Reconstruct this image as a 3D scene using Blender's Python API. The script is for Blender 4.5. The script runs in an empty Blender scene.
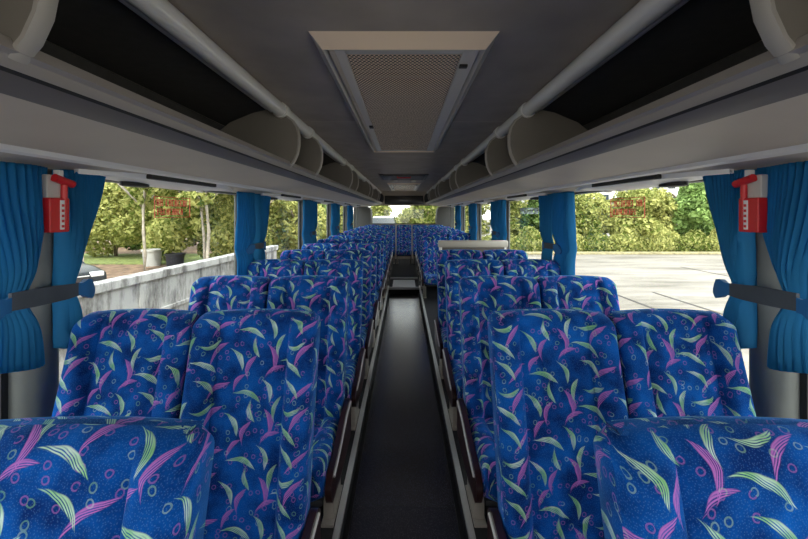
import bpy, bmesh, math, random
from mathutils import Vector, Matrix
random.seed(7)
SC = bpy.context.scene
COL = SC.collection
PI = math.pi
F = 395.0            # focal length in pixels of the 808 px wide frame
CZ = 1.40            # eye height above the aisle floor

# ------------------------------------------------------------------ materials
def newmat(name):
    m = bpy.data.materials.new(name); m.use_nodes = True
    nt = m.node_tree; nt.nodes.clear()
    return m, nt, nt.nodes, nt.links

def pbr(name, col, rough=0.5, metal=0.0, noise=0.0, nscale=20.0, bump=0.0, bscale=200.0, coat=0.0, spec=0.5, stretch=(1,1,1)):
    m, nt, N, L = newmat(name)
    out = N.new('ShaderNodeOutputMaterial'); b = N.new('ShaderNodeBsdfPrincipled')
    L.new(b.outputs[0], out.inputs[0])
    b.inputs['Base Color'].default_value = (*col, 1); b.inputs['Roughness'].default_value = rough
    b.inputs['Metallic'].default_value = metal; b.inputs['Coat Weight'].default_value = coat
    b.inputs['Specular IOR Level'].default_value = spec
    tc = N.new('ShaderNodeTexCoord'); mp = N.new('ShaderNodeMapping'); mp.inputs['Scale'].default_value = stretch
    L.new(tc.outputs['Object'], mp.inputs[0])
    if noise:
        n = N.new('ShaderNodeTexNoise'); n.inputs['Scale'].default_value = nscale; n.inputs['Detail'].default_value = 6
        L.new(mp.outputs[0], n.inputs['Vector'])
        r = N.new('ShaderNodeValToRGB')
        r.color_ramp.elements[0].position = .3; r.color_ramp.elements[1].position = .7
        r.color_ramp.elements[0].color = (*[c*(1-noise) for c in col], 1)
        r.color_ramp.elements[1].color = (*[min(1, c*(1+noise)) for c in col], 1)
        L.new(n.outputs['Fac'], r.inputs[0]); L.new(r.outputs[0], b.inputs['Base Color'])
    if bump:
        n2 = N.new('ShaderNodeTexNoise'); n2.inputs['Scale'].default_value = bscale; n2.inputs['Detail'].default_value = 3
        L.new(mp.outputs[0], n2.inputs['Vector'])
        bp = N.new('ShaderNodeBump'); bp.inputs['Strength'].default_value = bump; bp.inputs['Distance'].default_value = .002
        L.new(n2.outputs['Fac'], bp.inputs['Height']); L.new(bp.outputs[0], b.inputs['Normal'])
    return m

def feather_group(TX, TY):
    g = bpy.data.node_groups.new('feather', 'ShaderNodeTree')
    I = g.interface
    I.new_socket('Vector', in_out='INPUT', socket_type='NodeSocketVector')
    for nm in ('CX', 'CY', 'Rot', 'Len', 'Wid', 'Curve'):
        I.new_socket(nm, in_out='INPUT', socket_type='NodeSocketFloat')
    I.new_socket('Mask', in_out='OUTPUT', socket_type='NodeSocketFloat')
    N, L = g.nodes, g.links
    gi = N.new('NodeGroupInput'); go = N.new('NodeGroupOutput')
    def M(op, a, b=None, c=None, clamp=False):
        n = N.new('ShaderNodeMath'); n.operation = op; n.use_clamp = clamp
        for k, v in enumerate((a, b, c)):
            if v is None: continue
            if isinstance(v, (int, float)): n.inputs[k].default_value = v
            else: L.new(v, n.inputs[k])
        return n.outputs[0]
    sx = N.new('ShaderNodeSeparateXYZ'); L.new(gi.outputs['Vector'], sx.inputs[0])
    px = M('WRAP', M('SUBTRACT', sx.outputs[0], gi.outputs['CX']), TX/2, -TX/2)
    py = M('WRAP', M('SUBTRACT', sx.outputs[1], gi.outputs['CY']), TY/2, -TY/2)
    cs, sn = M('COSINE', gi.outputs['Rot']), M('SINE', gi.outputs['Rot'])
    x = M('ADD', M('MULTIPLY', px, cs), M('MULTIPLY', py, sn))
    y = M('SUBTRACT', M('MULTIPLY', py, cs), M('MULTIPLY', px, sn))
    t = M('DIVIDE', x, gi.outputs['Len'])
    om = M('MAXIMUM', M('SUBTRACT', 1.0, M('MULTIPLY', t, t)), 0.0)
    yy = M('SUBTRACT', y, M('MULTIPLY', M('MULTIPLY', gi.outputs['Curve'], gi.outputs['Len']), om))
    w = M('MULTIPLY', M('MULTIPLY', gi.outputs['Wid'], om), M('MULTIPLY_ADD', t, .35, .75))
    edge = M('DIVIDE', M('SUBTRACT', w, M('ABSOLUTE', yy)), .0022, clamp=True)
    st = M('SINE', M('ADD', M('MULTIPLY', x, 300.0), M('MULTIPLY', yy, 1750.0)))
    stripe = M('MULTIPLY_ADD', st, 1.6, .7, clamp=True)
    spine = M('DIVIDE', yy, gi.outputs['Wid'])           # solid towards the outer rim
    solid = M('MULTIPLY_ADD', spine, 2.0, -.1, clamp=True)
    body = M('MAXIMUM', stripe, solid)
    L.new(M('MULTIPLY', edge, M('MULTIPLY_ADD', body, .80, .08)), go.inputs['Mask'])
    return g

def fabric_mat():
    TX, TY = .29, .185
    m, nt, N, L = newmat('feather_print_velour')
    g = feather_group(TX, TY)
    out = N.new('ShaderNodeOutputMaterial'); b = N.new('ShaderNodeBsdfPrincipled'); L.new(b.outputs[0], out.inputs[0])
    uv = N.new('ShaderNodeUVMap'); uv.uv_map = 'UVMap'
    oi = N.new('ShaderNodeObjectInfo')
    wn = N.new('ShaderNodeTexWhiteNoise'); wn.noise_dimensions = '1D'; L.new(oi.outputs['Random'], wn.inputs['W'])
    vs = N.new('ShaderNodeVectorMath'); vs.operation = 'ADD'
    L.new(uv.outputs[0], vs.inputs[0]); L.new(wn.outputs['Color'], vs.inputs[1])
    # a little hand-drawn wobble
    nz = N.new('ShaderNodeTexNoise'); nz.inputs['Scale'].default_value = 28; nz.inputs['Detail'].default_value = 1
    L.new(vs.outputs[0], nz.inputs['Vector'])
    wob = N.new('ShaderNodeVectorMath'); wob.operation = 'MULTIPLY_ADD'
    L.new(nz.outputs['Color'], wob.inputs[0]); wob.inputs[1].default_value = (.009,.009,0); L.new(vs.outputs[0], wob.inputs[2])
    P = wob.outputs[0]
    feats = [  # cx, cy, rot deg, half length, half width, curve, green?
        (.095,.020,-22,.050,.0085,.22,1), (.060,.085,78,.036,.0080,.30,1), (.150,.060,52,.046,.0085,.22,0),
        (.205,.045,-55,.040,.0085,.30,1), (.020,.045,98,.042,.0095,-.38,0), (.245,.118,-14,.047,.0085,.22,1),
        (.155,.135,34,.046,.0075,.18,0), (.015,.140,-66,.036,.0080,.28,1), (.262,.020,72,.036,.0080,.34,0),
        (.105,.150,-38,.040,.0080,.30,1),
        (.112,.100,8,.038,.0075,-.25,1), (.225,.160,58,.032,.0075,.30,0), (.040,.005,30,.034,.0070,.25,0), (.275,.085,-78,.034,.0075,-.3,1)]
    def mx(a, b2, op='MAXIMUM'):
        n = N.new('ShaderNodeMath'); n.operation = op
        for k, v in enumerate((a, b2)):
            if isinstance(v, (int, float)): n.inputs[k].default_value = v
            else: L.new(v, n.inputs[k])
        return n.outputs[0]
    green = pink = None
    for cx, cy, r, ln, w, cu, isg in feats:
        n = N.new('ShaderNodeGroup'); n.node_tree = g
        L.new(P, n.inputs['Vector'])
        for k, v in (('CX',cx),('CY',cy),('Rot',math.radians(r)),('Len',ln*1.08),('Wid',w*1.3),('Curve',cu*1.5 if abs(cu) < .3 else cu*1.25)): n.inputs[k].default_value = v
        o = n.outputs[0]
        if isg: green = o if green is None else mx(green, o)
        else: pink = o if pink is None else mx(pink, o)
    # little looped scribbles
    vo = N.new('ShaderNodeTexVoronoi'); vo.voronoi_dimensions = '2D'; vo.inputs['Scale'].default_value = 46
    L.new(P, vo.inputs['Vector'])
    ring = mx(mx(mx(vo.outputs['Distance'], .24, 'SUBTRACT'), 0, 'ABSOLUTE'), .055, 'LESS_THAN')
    sc = N.new('ShaderNodeSeparateColor'); L.new(vo.outputs['Color'], sc.inputs[0])
    rp = mx(ring, mx(sc.outputs[0], .70, 'GREATER_THAN'), 'MULTIPLY')
    rg = mx(ring, mx(sc.outputs[0], .16, 'LESS_THAN'), 'MULTIPLY')
    green = mx(green, mx(rg, .26, 'MULTIPLY')); pink = mx(pink, mx(rp, .30, 'MULTIPLY'))
    # pale pin dots
    vd = N.new('ShaderNodeTexVoronoi'); vd.voronoi_dimensions = '2D'; vd.inputs['Scale'].default_value = 250
    L.new(vs.outputs[0], vd.inputs['Vector'])
    dots = mx(mx(vd.outputs['Distance'], .22, 'LESS_THAN'), .10, 'MULTIPLY')
    # base blue with a mottled pile
    n3 = N.new('ShaderNodeTexNoise'); n3.inputs['Scale'].default_value = 14; n3.inputs['Detail'].default_value = 5
    L.new(vs.outputs[0], n3.inputs['Vector'])
    rb = N.new('ShaderNodeValToRGB')
    rb.color_ramp.elements[0].position = .35; rb.color_ramp.elements[1].position = .7
    rb.color_ramp.elements[0].color = BLUE_A; rb.color_ramp.elements[1].color = BLUE_B
    L.new(n3.outputs['Fac'], rb.inputs[0])
    def mix(fac, a, colr, acol=None, b_=None):
        n = N.new('ShaderNodeMix'); n.data_type = 'RGBA'
        L.new(fac, n.inputs['Factor'])
        if a is not None: L.new(a, n.inputs['A'])
        else: n.inputs['A'].default_value = acol
        if b_ is not None: L.new(b_, n.inputs['B'])
        else: n.inputs['B'].default_value = colr
        return n.outputs['Result']
    c = mix(dots, rb.outputs[0], (.25,.5,.9,1))
    c = mix(pink, c, (.50,.17,.56,1))
    gc = mix(mx(mx(nz.outputs['Fac'], .38, 'SUBTRACT'), 3.0, 'MULTIPLY'), None, (.66,.86,.74,1), (.28,.62,.24,1))
    c = mix(green, c, None, None, gc)
    L.new(c, b.inputs['Base Color'])
    b.inputs['Roughness'].default_value = .85; b.inputs['Specular IOR Level'].default_value = .06
    b.inputs['Sheen Weight'].default_value = .45; b.inputs['Sheen Roughness'].default_value = .35
    b.inputs['Sheen Tint'].default_value = (.12,.42,1,1)
    nb = N.new('ShaderNodeTexNoise'); nb.inputs['Scale'].default_value = 420; L.new(vs.outputs[0], nb.inputs['Vector'])
    bp = N.new('ShaderNodeBump'); bp.inputs['Strength'].default_value = .25; bp.inputs['Distance'].default_value = .002
    L.new(nb.outputs['Fac'], bp.inputs['Height']); L.new(bp.outputs[0], b.inputs['Normal'])
    return m
BLUE_A = (.001,.022,.14,1); BLUE_B = (.0035,.105,.46,1)

def glass_mat():
    m, nt, N, L = newmat('window_glass')
    out = N.new('ShaderNodeOutputMaterial'); mixs = N.new('ShaderNodeMixShader')
    t = N.new('ShaderNodeBsdfTransparent'); t.inputs[0].default_value = (.93,.96,.94,1)
    gl = N.new('ShaderNodeBsdfGlossy'); gl.inputs['Roughness'].default_value = .02
    lw = N.new('ShaderNodeLayerWeight'); pw = N.new('ShaderNodeMath'); pw.operation = 'POWER'; pw.inputs[1].default_value = 5
    L.new(lw.outputs['Facing'], pw.inputs[0])
    fr = N.new('ShaderNodeMath'); fr.operation = 'MULTIPLY_ADD'; fr.inputs[1].default_value = .30; fr.inputs[2].default_value = .02
    L.new(pw.outputs[0], fr.inputs[0])
    L.new(fr.outputs[0], mixs.inputs[0]); L.new(t.outputs[0], mixs.inputs[1]); L.new(gl.outputs[0], mixs.inputs[2])
    L.new(mixs.outputs[0], out.inputs[0])
    return m

def leaf_mat(name, c1, c2):
    m, nt, N, L = newmat(name)
    out = N.new('ShaderNodeOutputMaterial')
    geo = N.new('ShaderNodeNewGeometry')
    oi = N.new('ShaderNodeObjectInfo')
    ad = N.new('ShaderNodeMath'); ad.operation = 'MULTIPLY_ADD'
    L.new(oi.outputs['Random'], ad.inputs[0]); ad.inputs[1].default_value = .5; ad.inputs[2].default_value = -.25
    a2 = N.new('ShaderNodeMath'); a2.operation = 'ADD'; L.new(geo.outputs['Random Per Island'], a2.inputs[0]); L.new(ad.outputs[0], a2.inputs[1])
    r = N.new('ShaderNodeValToRGB'); r.color_ramp.elements[0].color = (*c1,1); r.color_ramp.elements[1].color = (*c2,1)
    L.new(a2.outputs[0], r.inputs[0])
    d = N.new('ShaderNodeBsdfDiffuse'); tr = N.new('ShaderNodeBsdfTranslucent'); mixs = N.new('ShaderNodeMixShader'); mixs.inputs[0].default_value = .35
    L.new(r.outputs[0], d.inputs[0]); L.new(r.outputs[0], tr.inputs[0])
    L.new(d.outputs[0], mixs.inputs[1]); L.new(tr.outputs[0], mixs.inputs[2]); L.new(mixs.outputs[0], out.inputs[0])
    return m

def perforated_mat():
    m, nt, N, L = newmat('perforated_sheet')
    out = N.new('ShaderNodeOutputMaterial'); b = N.new('ShaderNodeBsdfPrincipled'); L.new(b.outputs[0], out.inputs[0])
    tc = N.new('ShaderNodeTexCoord'); sep = N.new('ShaderNodeSeparateXYZ'); L.new(tc.outputs['Object'], sep.inputs[0])
    def M(op, a, b2=None, c=None):
        n = N.new('ShaderNodeMath'); n.operation = op
        for k, v in enumerate((a, b2, c)):
            if v is None: continue
            if isinstance(v, (int, float)): n.inputs[k].default_value = v
            else: L.new(v, n.inputs[k])
        return n.outputs[0]
    S = .016
    def cell(ox, oy):
        fx = M('WRAP', M('ADD', sep.outputs[0], ox), S/2, -S/2); fy = M('WRAP', M('ADD', sep.outputs[1], oy), S*.866, -S*.866)
        return M('SQRT', M('ADD', M('MULTIPLY', fx, fx), M('MULTIPLY', fy, fy)))
    d = M('MINIMUM', cell(0,0), cell(S/2, S*.866))
    hole = M('LESS_THAN', d, .0058)
    mx = N.new('ShaderNodeMix'); mx.data_type = 'RGBA'; L.new(hole, mx.inputs['Factor'])
    mx.inputs['A'].default_value = (.90,.70,.50,1); mx.inputs['B'].default_value = (.02,.017,.014,1)
    L.new(mx.outputs['Result'], b.inputs['Base Color']); b.inputs['Roughness'].default_value = .5
    return m

def concrete_wall_mat():
    m, nt, N, L = newmat('stained_white_concrete')
    out = N.new('ShaderNodeOutputMaterial'); b = N.new('ShaderNodeBsdfPrincipled'); L.new(b.outputs[0], out.inputs[0])
    tc = N.new('ShaderNodeTexCoord'); mp = N.new('ShaderNodeMapping'); mp.inputs['Scale'].default_value = (1.6,1.6,.5)
    L.new(tc.outputs['Object'], mp.inputs[0])
    n = N.new('ShaderNodeTexNoise'); n.inputs['Scale'].default_value = 2.6; n.inputs['Detail'].default_value = 9; n.inputs['Roughness'].default_value = .7
    L.new(mp.outputs[0], n.inputs['Vector'])
    r = N.new('ShaderNodeValToRGB'); e = r.color_ramp.elements
    e[0].position = .36; e[0].color = (.12,.11,.10,1); e[1].position = .56; e[1].color = (.50,.485,.47,1)
    L.new(n.outputs['Fac'], r.inputs[0]); L.new(r.outputs[0], b.inputs['Base Color']); b.inputs['Roughness'].default_value = .9
    return m

def lot_mat():
    m, nt, N, L = newmat('pale_concrete_lot')
    out = N.new('ShaderNodeOutputMaterial'); b = N.new('ShaderNodeBsdfPrincipled'); L.new(b.outputs[0], out.inputs[0])
    tc = N.new('ShaderNodeTexCoord'); mp = N.new('ShaderNodeMapping'); mp.inputs['Scale'].default_value = (.25,1.2,1)
    L.new(tc.outputs['Object'], mp.inputs[0])
    n = N.new('ShaderNodeTexNoise'); n.inputs['Scale'].default_value = 1.1; n.inputs['Detail'].default_value = 10; n.inputs['Roughness'].default_value = .68
    L.new(mp.outputs[0], n.inputs['Vector'])
    r = N.new('ShaderNodeValToRGB'); e = r.color_ramp.elements
    e[0].position = .34; e[0].color = (.15,.13,.105,1); e[1].position = .58; e[1].color = (.31,.275,.235,1)
    L.new(n.outputs['Fac'], r.inputs[0]); L.new(r.outputs[0], b.inputs['Base Color']); b.inputs['Roughness'].default_value = .95
    return m

def floor_mat():
    m, nt, N, L = newmat('speckled_dark_vinyl')
    out = N.new('ShaderNodeOutputMaterial'); b = N.new('ShaderNodeBsdfPrincipled'); L.new(b.outputs[0], out.inputs[0])
    tc = N.new('ShaderNodeTexCoord')
    v = N.new('ShaderNodeTexVoronoi'); v.inputs['Scale'].default_value = 210; L.new(tc.outputs['Object'], v.inputs['Vector'])
    r = N.new('ShaderNodeValToRGB'); e = r.color_ramp.elements
    e[0].position = .12; e[0].color = (.20,.20,.25,1); e[1].position = .30; e[1].color = (.040,.040,.058,1)
    L.new(v.outputs['Distance'], r.inputs[0]); L.new(r.outputs[0], b.inputs['Base Color'])
    n = N.new('ShaderNodeTexNoise'); n.inputs['Scale'].default_value = 2; n.inputs['Detail'].default_value = 0; L.new(tc.outputs['Object'], n.inputs['Vector'])
    mr = N.new('ShaderNodeMapRange'); mr.inputs['To Min'].default_value = .20; mr.inputs['To Max'].default_value = .28; b.inputs['Coat Weight'].default_value = .5; b.inputs['Coat Roughness'].default_value = .22; b.inputs['Specular IOR Level'].default_value = .8
    L.new(n.outputs['Fac'], mr.inputs['Value']); L.new(mr.outputs[0], b.inputs['Roughness'])
    return m

M = {}
M['fabric'] = fabric_mat()
M['glass'] = glass_mat()
M['perf'] = perforated_mat()
M['conc'] = concrete_wall_mat()
M['lot'] = lot_mat()
M['floor'] = floor_mat()
M['ceiling'] = pbr('ceiling_trim_fabric', (.40,.345,.295), .85, noise=.10, nscale=5, bump=.3, bscale=500)
M['rackgrey'] = pbr('warm_grey_plastic', (.53,.455,.37), .55, noise=.05, nscale=3, bump=.15, bscale=600)
M['rackdark'] = pbr('slate_grey_plastic', (.14,.122,.11), .5, bump=.15, bscale=600)
M['racklip'] = pbr('grey_lip_plastic', (.38,.345,.31), .45)
M['racklight'] = pbr('pale_edge_trim', (.80,.77,.73), .4)
M['rackin'] = pbr('charcoal_rack_lining', (.07,.067,.065), .9, noise=.1)
M['rail'] = pbr('satin_grip_rail', (.86,.84,.81), .28, coat=.4)
M['rib'] = pbr('grey_rib_plastic', (.47,.44,.39), .45)
M['plate'] = pbr('divider_plate_plastic', (.25,.225,.19), .55, noise=.06, nscale=4)
M['vinylgrey'] = pbr('platform_vinyl', (.035,.035,.038), .6, noise=.15)
M['silver'] = pbr('aluminium_nosing', (.66,.65,.64), .35)
M['black'] = pbr('black_rubber', (.012,.012,.013), .55)
M['shell'] = pbr('black_seat_shell', (.03,.03,.034), .5)
M['maroon'] = pbr('maroon_side_cover', (.028,.008,.009), .28, coat=.4)
M['leg'] = pbr('beige_powder_coat', (.42,.38,.33), .5)
M['pillar'] = pbr('grey_green_pillar', (.17,.18,.175), .6, noise=.05)
M['corner'] = pbr('dark_corner_trim', (.07,.07,.068), .7)
M['wall'] = pbr('lower_wall_panel', (.22,.22,.22), .7)
M['curtain'] = pbr('blue_curtain_cloth', (.008,.18,.40), .8, noise=.15, nscale=30, stretch=(1,1,.15), bump=.3, bscale=300)
def add_translucency(m, col, f):
    nt = m.node_tree; N, L = nt.nodes, nt.links
    out = [n for n in N if n.type == 'OUTPUT_MATERIAL'][0]; b = [n for n in N if n.type == 'BSDF_PRINCIPLED'][0]
    t = N.new('ShaderNodeBsdfTranslucent'); t.inputs[0].default_value = (*col,1)
    mx = N.new('ShaderNodeMixShader'); mx.inputs[0].default_value = f
    L.new(b.outputs[0], mx.inputs[1]); L.new(t.outputs[0], mx.inputs[2]); L.new(mx.outputs[0], out.inputs[0])
add_translucency(M['curtain'], (.012,.34,.66), .45)
M['strap'] = pbr('dark_strap_webbing', (.045,.055,.07), .8, noise=.1)
M['tail'] = pbr('blue_strap_fabric', (.008,.11,.30), .8)
M['red'] = pbr('red_plastic', (.62,.018,.022), .35)
M['white'] = pbr('white_plastic', (.78,.77,.76), .4)
M['tan_lit'] = pbr('tan_plastic_lit', (.92,.74,.56), .45)  # tan edge colour, lightened to carry the light from the windscreen
M['alu'] = pbr('grey_grille_frame', (.56,.53,.50), .4)
M['redfilm'] = pbr('red_film', (.75,.12,.08), .5)
def see_thru(m, f):
    nt = m.node_tree; N, L = nt.nodes, nt.links
    out = [n for n in N if n.type == 'OUTPUT_MATERIAL'][0]; b = [n for n in N if n.type == 'BSDF_PRINCIPLED'][0]
    t = N.new('ShaderNodeBsdfTransparent'); x = N.new('ShaderNodeMixShader'); x.inputs[0].default_value = f
    L.new(b.outputs[0], x.inputs[1]); L.new(t.outputs[0], x.inputs[2]); L.new(x.outputs[0], out.inputs[0])
see_thru(M['redfilm'], .25)
M['whitefilm'] = pbr('pale_blue_film', (.62,.70,.88), .5)
M['grass'] = pbr('short_grass', (.22,.26,.08), .95, noise=.5, nscale=6)
M['verge'] = pbr('dry_grass', (.36,.31,.17), .95, noise=.4, nscale=5)
M['soil'] = pbr('brown_soil', (.22,.14,.09), .95, noise=.5, nscale=3)
M['bark'] = pbr('tree_bark', (.17,.13,.09), .9, noise=.35, nscale=8)
M['leaf_y'] = leaf_mat('yellow_green_leaves', (.10,.15,.025), (.66,.64,.24))
M['leaf_g'] = leaf_mat('mid_green_leaves', (.05,.10,.02), (.42,.58,.20))
M['carblack'] = pbr('black_car_paint', (.010,.012,.013), .35, coat=.15, spec=.3)
M['carwhite'] = pbr('white_car_paint', (.75,.75,.74), .25, coat=.6)
M['carbeige'] = pbr('beige_car_paint', (.52,.48,.42), .3, coat=.6)
M['carglass'] = pbr('car_glass', (.03,.04,.05), .25, spec=.3)
M['lampglass'] = pbr('headlamp_lens', (.8,.8,.8), .1)
M['asph'] = pbr('dark_crack_filler', (.06,.05,.045), .9)
M['bldg'] = pbr('white_render', (.78,.76,.75), .8)
M['tub'] = pbr('black_tub', (.03,.03,.035), .5)
M['tub2'] = pbr('grey_tub', (.55,.55,.53), .6)
M['screen'] = pbr('dark_screen', (.05,.048,.046), .25)
M['mat'] = pbr('shaded_rear_floor', (.012,.012,.013), .8)  # floor in shade: the shade is put into this black colour
M['lamp'] = pbr('lamp_lens', (.7,.68,.62), .2)

# ------------------------------------------------------------------ mesh helper
class MB:
    def __init__(s): s.bm = bmesh.new()
    def box(s, x0, x1, y0, y1, z0, z1, bev=0.0, seg=2):
        b = bmesh.new(); bmesh.ops.create_cube(b, size=1)
        for v in b.verts:
            v.co = Vector(((x0+x1)/2+v.co.x*(x1-x0), (y0+y1)/2+v.co.y*(y1-y0), (z0+z1)/2+v.co.z*(z1-z0)))
        if bev: bmesh.ops.bevel(b, geom=b.edges[:], offset=bev, segments=seg, affect='EDGES', profile=.5)
        s.merge(b); return s
    def merge(s, b, mat=None):
        me = bpy.data.meshes.new('tmp'); b.to_mesh(me); b.free()
        if mat: me.transform(mat)
        s.bm.from_mesh(me); bpy.data.meshes.remove(me)
    def loft(s, rings, cap=True, closed=True):
        R = [[s.bm.verts.new(p) for p in r] for r in rings]
        n = len(R[0])
        for a, b in zip(R, R[1:]):
            for i in range(n if closed else n-1):
                j = (i+1) % n
                s.bm.faces.new((a[i], a[j], b[j], b[i]))
        if cap and closed:
            s.bm.faces.new(R[0][::-1]); s.bm.faces.new(R[-1])
        return s
    def tube(s, pts, r, n=12, ry=None):
        pts = [Vector(p) for p in pts]; rings = []
        for i, p in enumerate(pts):
            d = (pts[min(i+1, len(pts)-1)] - pts[max(i-1, 0)]).normalized()
            u = d.cross(Vector((0,0,1)))
            if u.length < .01: u = d.cross(Vector((0,1,0)))
            u.normalize(); w = u.cross(d)
            rings.append([p + u*r*math.cos(2*PI*k/n) + w*(ry or r)*math.sin(2*PI*k/n) for k in range(n)])
        return s.loft(rings)
    def prism(s, prof, y0, y1):               # profile in (x, z), along y
        return s.loft([[(x, y0, z) for x, z in prof], [(x, y1, z) for x, z in prof]])
    def prism_x(s, prof, x0, x1):             # profile in (y, z), along x
        return s.loft([[(x0, y, z) for y, z in prof], [(x1, y, z) for y, z in prof]])
    def strip(s, pts, th, y0, y1):            # a bent sheet: polyline in (x, z), thickened upwards
        n = len(pts); up = []
        for i in range(n):
            a = pts[max(i-1,0)]; b = pts[min(i+1,n-1)]
            dx, dz = b[0]-a[0], b[1]-a[1]; l = math.hypot(dx, dz)
            nx, nz = -dz/l, dx/l
            if nz < 0 or (abs(nz) < 1e-6 and nx < 0): nx, nz = -nx, -nz
            up.append((pts[i][0]+nx*th, pts[i][1]+nz*th))
        return s.prism(list(pts)+up[::-1], y0, y1)
    def build(s, name, mat, parent=None, smooth=None, origin=None, recalc=True):
        if recalc: bmesh.ops.recalc_face_normals(s.bm, faces=s.bm.faces[:])
        me = bpy.data.meshes.new(name)
        s.bm.to_mesh(me); s.bm.free()
        org = Vector(origin) if origin is not None else (Vector((0,0,0)) if parent is None else None)
        o = bpy.data.objects.new(name, me); COL.objects.link(o)
        if parent is not None:
            o.parent = parent
            if not parent.get('_local'):      # vertices were given in world space
                q = parent; off = Vector((0,0,0))
                while q is not None: off += q.location; q = q.parent
                me.transform(Matrix.Translation(-off))
        elif org.length:
            me.transform(Matrix.Translation(-org)); o.location = org
        me.materials.append(mat)
        if smooth is not None:
            for p in me.polygons: p.use_smooth = True
            md = None
            me.set_sharp_from_angle(angle=math.radians(smooth))
        return o

def struct(o, name=None):
    o['kind'] = 'structure'; return o
def tag(o, label, cat, group=None):
    o['label'] = label; o['category'] = cat
    if group: o['group'] = group
    return o
def empty(name, loc, label, cat, group=None):
    o = bpy.data.objects.new(name, None); COL.objects.link(o); o.location = loc; o.empty_display_size = .1
    return tag(o, label, cat, group)
def copy_tree(o, parent=None):
    c = o.copy(); COL.objects.link(c)
    if parent is not None: c.parent = parent
    for ch in list(o.children): copy_tree(ch, c)
    return c
ORD = ['first','second','third','fourth','fifth','sixth','seventh','eighth','ninth','tenth','eleventh','twelfth','thirteenth','fourteenth','fifteenth','sixteenth','seventeenth','eighteenth','nineteenth','twentieth']

# ------------------------------------------------------------------ coach shell
Y0, Y1 = -1.9, 10.9
WX = 1.20
CEIL = CZ + .57
PLAT = .12
STEP = 6.75
struct(MB().box(-.262, .262, Y0, STEP, -.04, 0).build('floor', M['floor']))
struct(MB().box(-.262, .262, STEP, Y1, -.04, PLAT-.015).build('floor.001', M['mat']))  # raised rear aisle, shade painted in by a near-black floor colour
for k, s in enumerate((-1, 1)):
    xs = sorted((s*.262, s*WX))
    struct(MB().box(xs[0], xs[1], Y0, Y1, -.06, PLAT).build('floor.%03d' % (k+2), M['vinylgrey']))
    xs = sorted((s*.256, s*.282))
    struct(MB().box(xs[0], xs[1], Y0, STEP+.1, PLAT-.018, PLAT+.006, .003).build('trim_%d' % (k+1), M['silver']))
    xs = sorted((s*.240, s*.262))
    struct(MB().box(xs[0], xs[1], Y0, STEP, 0, .014, .003).build('trim_%d' % (k+3), M['black']))
    # lower wall, header, sill
    xs = sorted((s*WX, s*(WX+.05)))
    struct(MB().box(xs[0], xs[1], Y0, Y1, -.75, .70).box(xs[0], xs[1], Y0, Y1, CZ+.125, CEIL+.05).build('wall_%s' % ('left','right')[k], M['wall']))
    xs = sorted((s*(WX-.05), s*(WX+.03)))
    struct(MB().box(xs[0], xs[1], Y0, Y1, .66, .71, .012).build('trim_%d' % (k+5), M['black'], smooth=40))
seam = MB().box(-.63, .63, 2.49, 2.496, CEIL-.0015, CEIL+.002)
ce = struct(MB().box(-WX-.05, WX+.05, Y0, Y1, CEIL, CEIL+.06).build('ceiling', M['ceiling']))
sm = seam.build('panel_seam', M['rackgrey'], ce)
nose = struct(MB().box(-.262, .262, STEP-.012, STEP+.03, PLAT-.045, PLAT-.005, .004).build('trim_7', M['silver']))
struct(MB().box(-.20, .20, STEP+.06, STEP+.75, PLAT-.015, PLAT-.008, .003).build('trim_8', M['alu']))
struct(MB().box(-.262, .262, STEP+.86, STEP+.90, PLAT-.015, PLAT+.02, .004).build('trim_9', M['silver']))
# rear wall with its window opening
RW = MB()
RW.box(-WX, WX, Y1, Y1+.06, 0, 1.08).box(-WX, WX, Y1, Y1+.06, CZ+.18, CEIL)
RW.box(-WX, -1.0, Y1, Y1+.06, 1.08, CZ+.18).box(1.0, WX, Y1, Y1+.06, 1.08, CZ+.18)
struct(RW.build('wall_rear', M['rackgrey']))
rw = struct(MB().box(-1.0, 1.0, Y1+.02, Y1+.026, 1.08, CZ+.18).build('window_1', M['glass']))
MB().box(-1.0, 1.0, Y1-.006, Y1+.0, 1.06, 1.085).box(-1.0, 1.0, Y1-.006, Y1, CZ+.175, CZ+.19).build('gasket', M['black'], rw)
sp = tag(MB().box(-.53, .53, Y1-.03, Y1-.001, CZ+.215, CZ+.45, .012).build('monitor_panel', M['screen'], smooth=40, origin=(0,Y1,CZ+.3)),
         'dark flat rectangular panel on the rear wall above the rear window', 'panel')
for s in (-1, 1):
    pr = [(s*x, z) for x, z in ((1.2,.95),(.90,.95),(.88,.99),(.86,1.2),(.88,1.45),(.93,1.53),(1.2,1.53))]
    struct(MB().prism(pr, Y1-.55, Y1-.002).build('trim_%d' % (11 if s > 0 else 10), M['corner'], smooth=40))
# front bulkhead under and over the windscreen (behind the camera)
struct(MB().box(-WX, WX, Y0-.06, Y0, -.75, .72).box(-WX, WX, Y0-.06, Y0, CEIL-.12, CEIL+.06).build('wall_front', M['rackdark']))

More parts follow.
